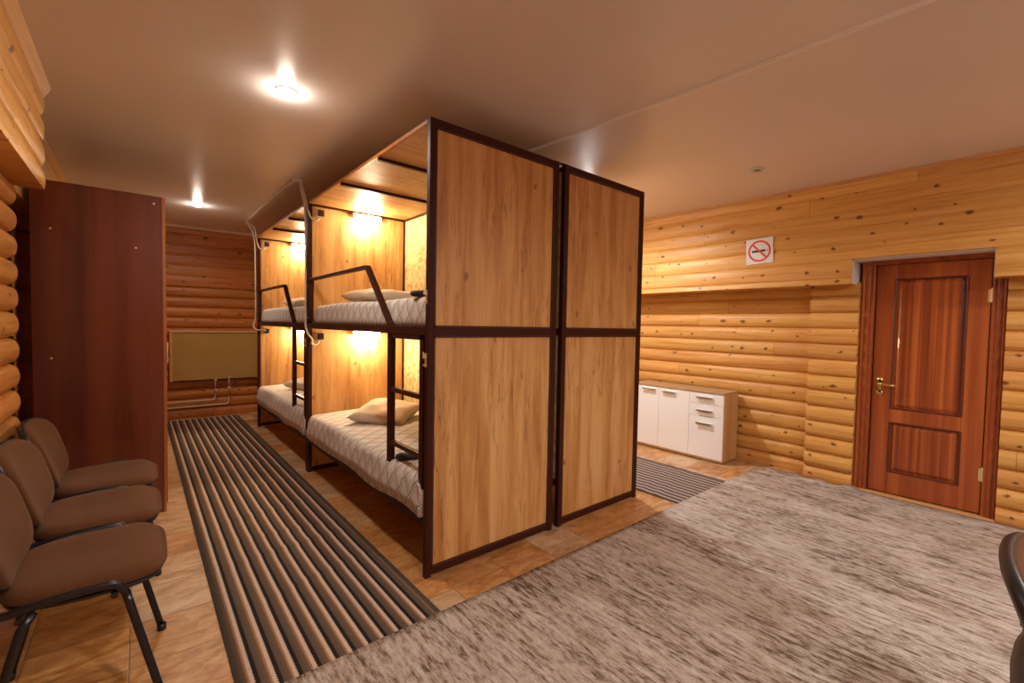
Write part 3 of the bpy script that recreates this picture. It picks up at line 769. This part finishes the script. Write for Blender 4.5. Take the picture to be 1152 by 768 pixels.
pipe([(-1.5, 4.97, .160), (-.20, 4.97, .168), (-.172, 4.97, .195), (-.172, 4.97, .53)], [(-.172, 4.97, .52), (-.172, 4.97, .38)], 'lower and longer of the two white heating pipes under the beige radiator cover')

# ------------------------------------------------------------ no smoking sign
sg = thing('no_smoking_sign', (3.1462, -.268, 1.966), 'square white no-smoking sign with a red barred circle on the upper pine wall', 'sign')
sg.rotation_euler = (math.radians(-2.5), 0, 0)
MB().box(-.0015, -.112, -.112, 0, .112, .112).build('sign_board', M['paper'], sg)
rg = MB(); n = 48; R0, R1 = .078, .094
for j in range(n):
    pass
vs = [(-.0022, r*math.cos(2*PI*j/n), r*math.sin(2*PI*j/n)) for r in (R0, R1) for j in range(n)]+[(-.0014, r*math.cos(2*PI*j/n), r*math.sin(2*PI*j/n)) for r in (R0, R1) for j in range(n)]
fs = []
for j in range(n):
    q = (j+1) % n; fs += [(j, q, n+q, n+j), (2*n+j, 3*n+j, 3*n+q, 2*n+q), (j, 2*n+j, 2*n+q, q), (n+j, n+q, 3*n+q, 3*n+j)]
rg.add(vs, fs).build('red_ring', M['sign_red'], sg)
MB().box(-.0019, -.05, -.010, -.0014, .062, .010).build('cigarette', M['sign_blue'], sg)
MB().box(-.0019, -.072, -.010, -.0014, -.056, .010).build('cigarette_tip', M['sign_grey'], sg)
sm = MB()
for k, (yy, zz) in enumerate(((-.052, .018), (-.034, .020))):
    sm.tube([(-.0017, yy+.006*math.sin(t*1.9+k), zz+t*.0075) for t in range(6)], .0022, .0004, 6)
sm.build('smoke', M['sign_grey'], sg)
bar = MB(); bar.box(-.0028, -.008, -.084, -.0020, .008, .084); ob = bar.build('red_bar', M['sign_red'], sg); ob.rotation_euler = (math.radians(-42), 0, 0)

# ------------------------------------------------------------ chairs
def rr(w_, d_, p, n=40):
    out = []
    for i in range(n):
        t = 2*PI*i/n; c, s = math.cos(t), math.sin(t)
        out.append((math.copysign(abs(c)**(2/p), c)*w_/2, math.copysign(abs(s)**(2/p), s)*d_/2))
    return out
def pad(rings, outline, mapf, cap=(True, True)):
    """stack scaled copies of an outline: rings=[(scale_inset, height)]"""
    n = len(outline); vs = []; fs = []
    for ins, h_ in rings:
        for (x, y) in outline:
            r_ = math.hypot(x, y); k = max(0, (r_-ins)/r_); vs.append(mapf(x*k, y*k, h_))
    for k in range(len(rings)-1):
        for i in range(n): fs.append((k*n+i, k*n+(i+1) % n, (k+1)*n+(i+1) % n, (k+1)*n+i))
    fs.append(tuple(range(n))[::-1]); fs.append(tuple(range((len(rings)-1)*n, len(rings)*n)))
    return MB().add(vs, fs)
def make_chair(label, group):
    """visitor chair facing +x, origin on the floor under the seat centre"""
    t = thing('visitor_chair', (0, 0, 0), label, 'chair', group)
    out = rr(.430, .456, 4.0, 56)
    def seatmap(x, y, h_):
        k = 1-.17*max(0, -x/.215)**1.3           # a little narrower at the back
        x = x*.93+.015
        if h_ > .47: h_ -= .030*max(0, (x-.13)/.085)**2*.6
        h_ -= .010*math.exp(-((x+.02)/.12)**2-(y/.14)**2) if h_ > .46 else 0
        return (x, y*k, h_)
    pad([(.014, .440), (.004, .443), (0, .449), (0, .461), (.006, .472), (.020, .480), (.050, .484), (.10, .485), (.16, .485)], out, seatmap).build('seat', M['fabric'], t, smooth=True)
    pad([(.030, .422), (.014, .424), (.010, .434), (.012, .436)], out, seatmap).build('seat_pan', M['black_plastic'], t, smooth=True)
    # backrest: outline in (y, z), curved about a vertical axis, leaning back
    ob = [(y*(1+.05*(z/.15)), z) for y, z in rr(.470, .300, 3.4, 56)]
    def bmap(y, z, h_): return (-.226+h_-.30*(z)-.10*abs(z)*z+(y*y)*.55, y, .625+z)
    pad([(.010, .000), (.002, .004), (0, .014), (.004, .026), (.016, .034), (.05, .038), (.11, .039)], ob, bmap).build('backrest', M['fabric'], t, smooth=True)
    pad([(.030, -.020), (.008, -.016), (-.003, -.004), (-.004, .008), (.006, .010)], ob, bmap).build('back_shell', M['black_plastic'], t, smooth=True)
    r1, r2 = .0080, .0115
    for s in (-1, 1):
        y = s*.250
        path = [(.205, s*.258, .004), (.115, y, .392), (.107, y, .426), (.092, y, .454), (.066, y, .466), (-.05, y*.97, .462), (-.17, y*.90, .442), (-.215, y*.84, .440), (-.236, y*.78, .462), (-.236, y*.72, .49), (-.234, s*.165, .55), (-.240, s*.155, .60)]
        MB().tube(smooth_path(path, 4), r1, r2, 10, upv=(0, 1, 0) if 0 else (1, 0, .3)).build('side_frame', M['black_steel'], t, smooth=True)
        MB().tube([(-.09, y*.96, .440), (-.115, s*.246, .40), (-.215, s*.262, .004)], r1, r2, 10, upv=(1, 0, .3)).build('leg', M['black_steel'], t, smooth=True)
        for fx in (.205, -.215):
            MB().lathe([(0, 0), (.015, 0), (.016, .018), (.010, .024)], (fx, s*(.258 if fx > 0 else .262), 0), 12).build('foot_cap', M['black_plastic'], t, smooth=True)
        cl = MB(); cl.box(-.250, s*.165-.014, .535, -.228, s*.165+.014, .570); cl.build('back_clamp', M['black_plastic'], t, bevel=.004)
    MB().tube([(.080, -.243, .425), (.080, .243, .425)], .009, .009, 8).build('cross_bar', M['black_steel'], t)
    MB().tube([(-.12, -.238, .422), (-.12, .238, .422)], .009, .009, 8).build('cross_bar', M['black_steel'], t)
    return t
GC = 'brown upholstered chairs along the left log wall'
c0 = make_chair('brown upholstered black-framed chair, nearest of the row along the left wall', GC)
c0.location = (-1.225, .10, 0)
dup(c0, (-1.225, .605, 0), 0, 'brown upholstered black-framed chair in the middle of the row along the left wall')
dup(c0, (-1.225, 1.11, 0), 0, 'brown upholstered black-framed chair in front of the wardrobe, furthest of the left row')
dup(c0, (.425, -2.165, .0165), -PI/2, 'brown black-rimmed chair back at the right edge, the upper of two', 'chairs at the right edge')
dup(c0, (-.09, -2.20, .0165), -PI/2, 'brown black-rimmed chair back in the bottom right corner, the lower of two', 'chairs at the right edge')

# ------------------------------------------------------------ ceiling lights
LBL = ['lit round recessed ceiling light over the near end of the striped runner', 'lit round ceiling light near the far wall',
       'unlit round recessed ceiling light above the no-smoking sign', 'round ceiling light hidden above the sideboard aisle',
       'added round fill light behind the camera, on the side of the left log wall', 'added round fill light behind the camera, in the middle of the room',
       'added round fill light behind the camera, on the side of the door', 'round ceiling light at the far end of the sideboard aisle']
for i, (x, y, wt, col) in enumerate(LIGHTS):
    t = thing('ceiling_light', (x, y, HC), LBL[i], 'ceiling light', 'round ceiling spotlights')
    MB().lathe([(.028, -.004), (.034, -.016), (.046, -.012), (.052, 0), (.028, 0)] if col is None else [(.040, -.004), (.044, -.006), (.050, -.005), (.053, 0), (.040, 0)], (0, 0, 0), 28).build('trim_ring', M['white_plastic'], t, smooth=True)
    if col is None:
        MB().lathe([(0, -.003), (.029, -.004)], (0, 0, 0), 24).build('lamp_face', M['dark_gap'], t)
    else:
        MB().lathe([(0, -.020), (.026, -.019), (.038, -.012), (.041, 0)], (0, 0, 0), 24).build('lamp_face', M['lamp_on'], t, smooth=True)
        sl = light('ceiling_lamp', (0, 0, -.03), wt*1.5, col, .06, t, 'SPOT'); sl.data.spot_size = math.radians(172); sl.data.spot_blend = .55
        light('ceiling_lamp_halo', (0, 0, -.06), wt*.07, col, .03, t)
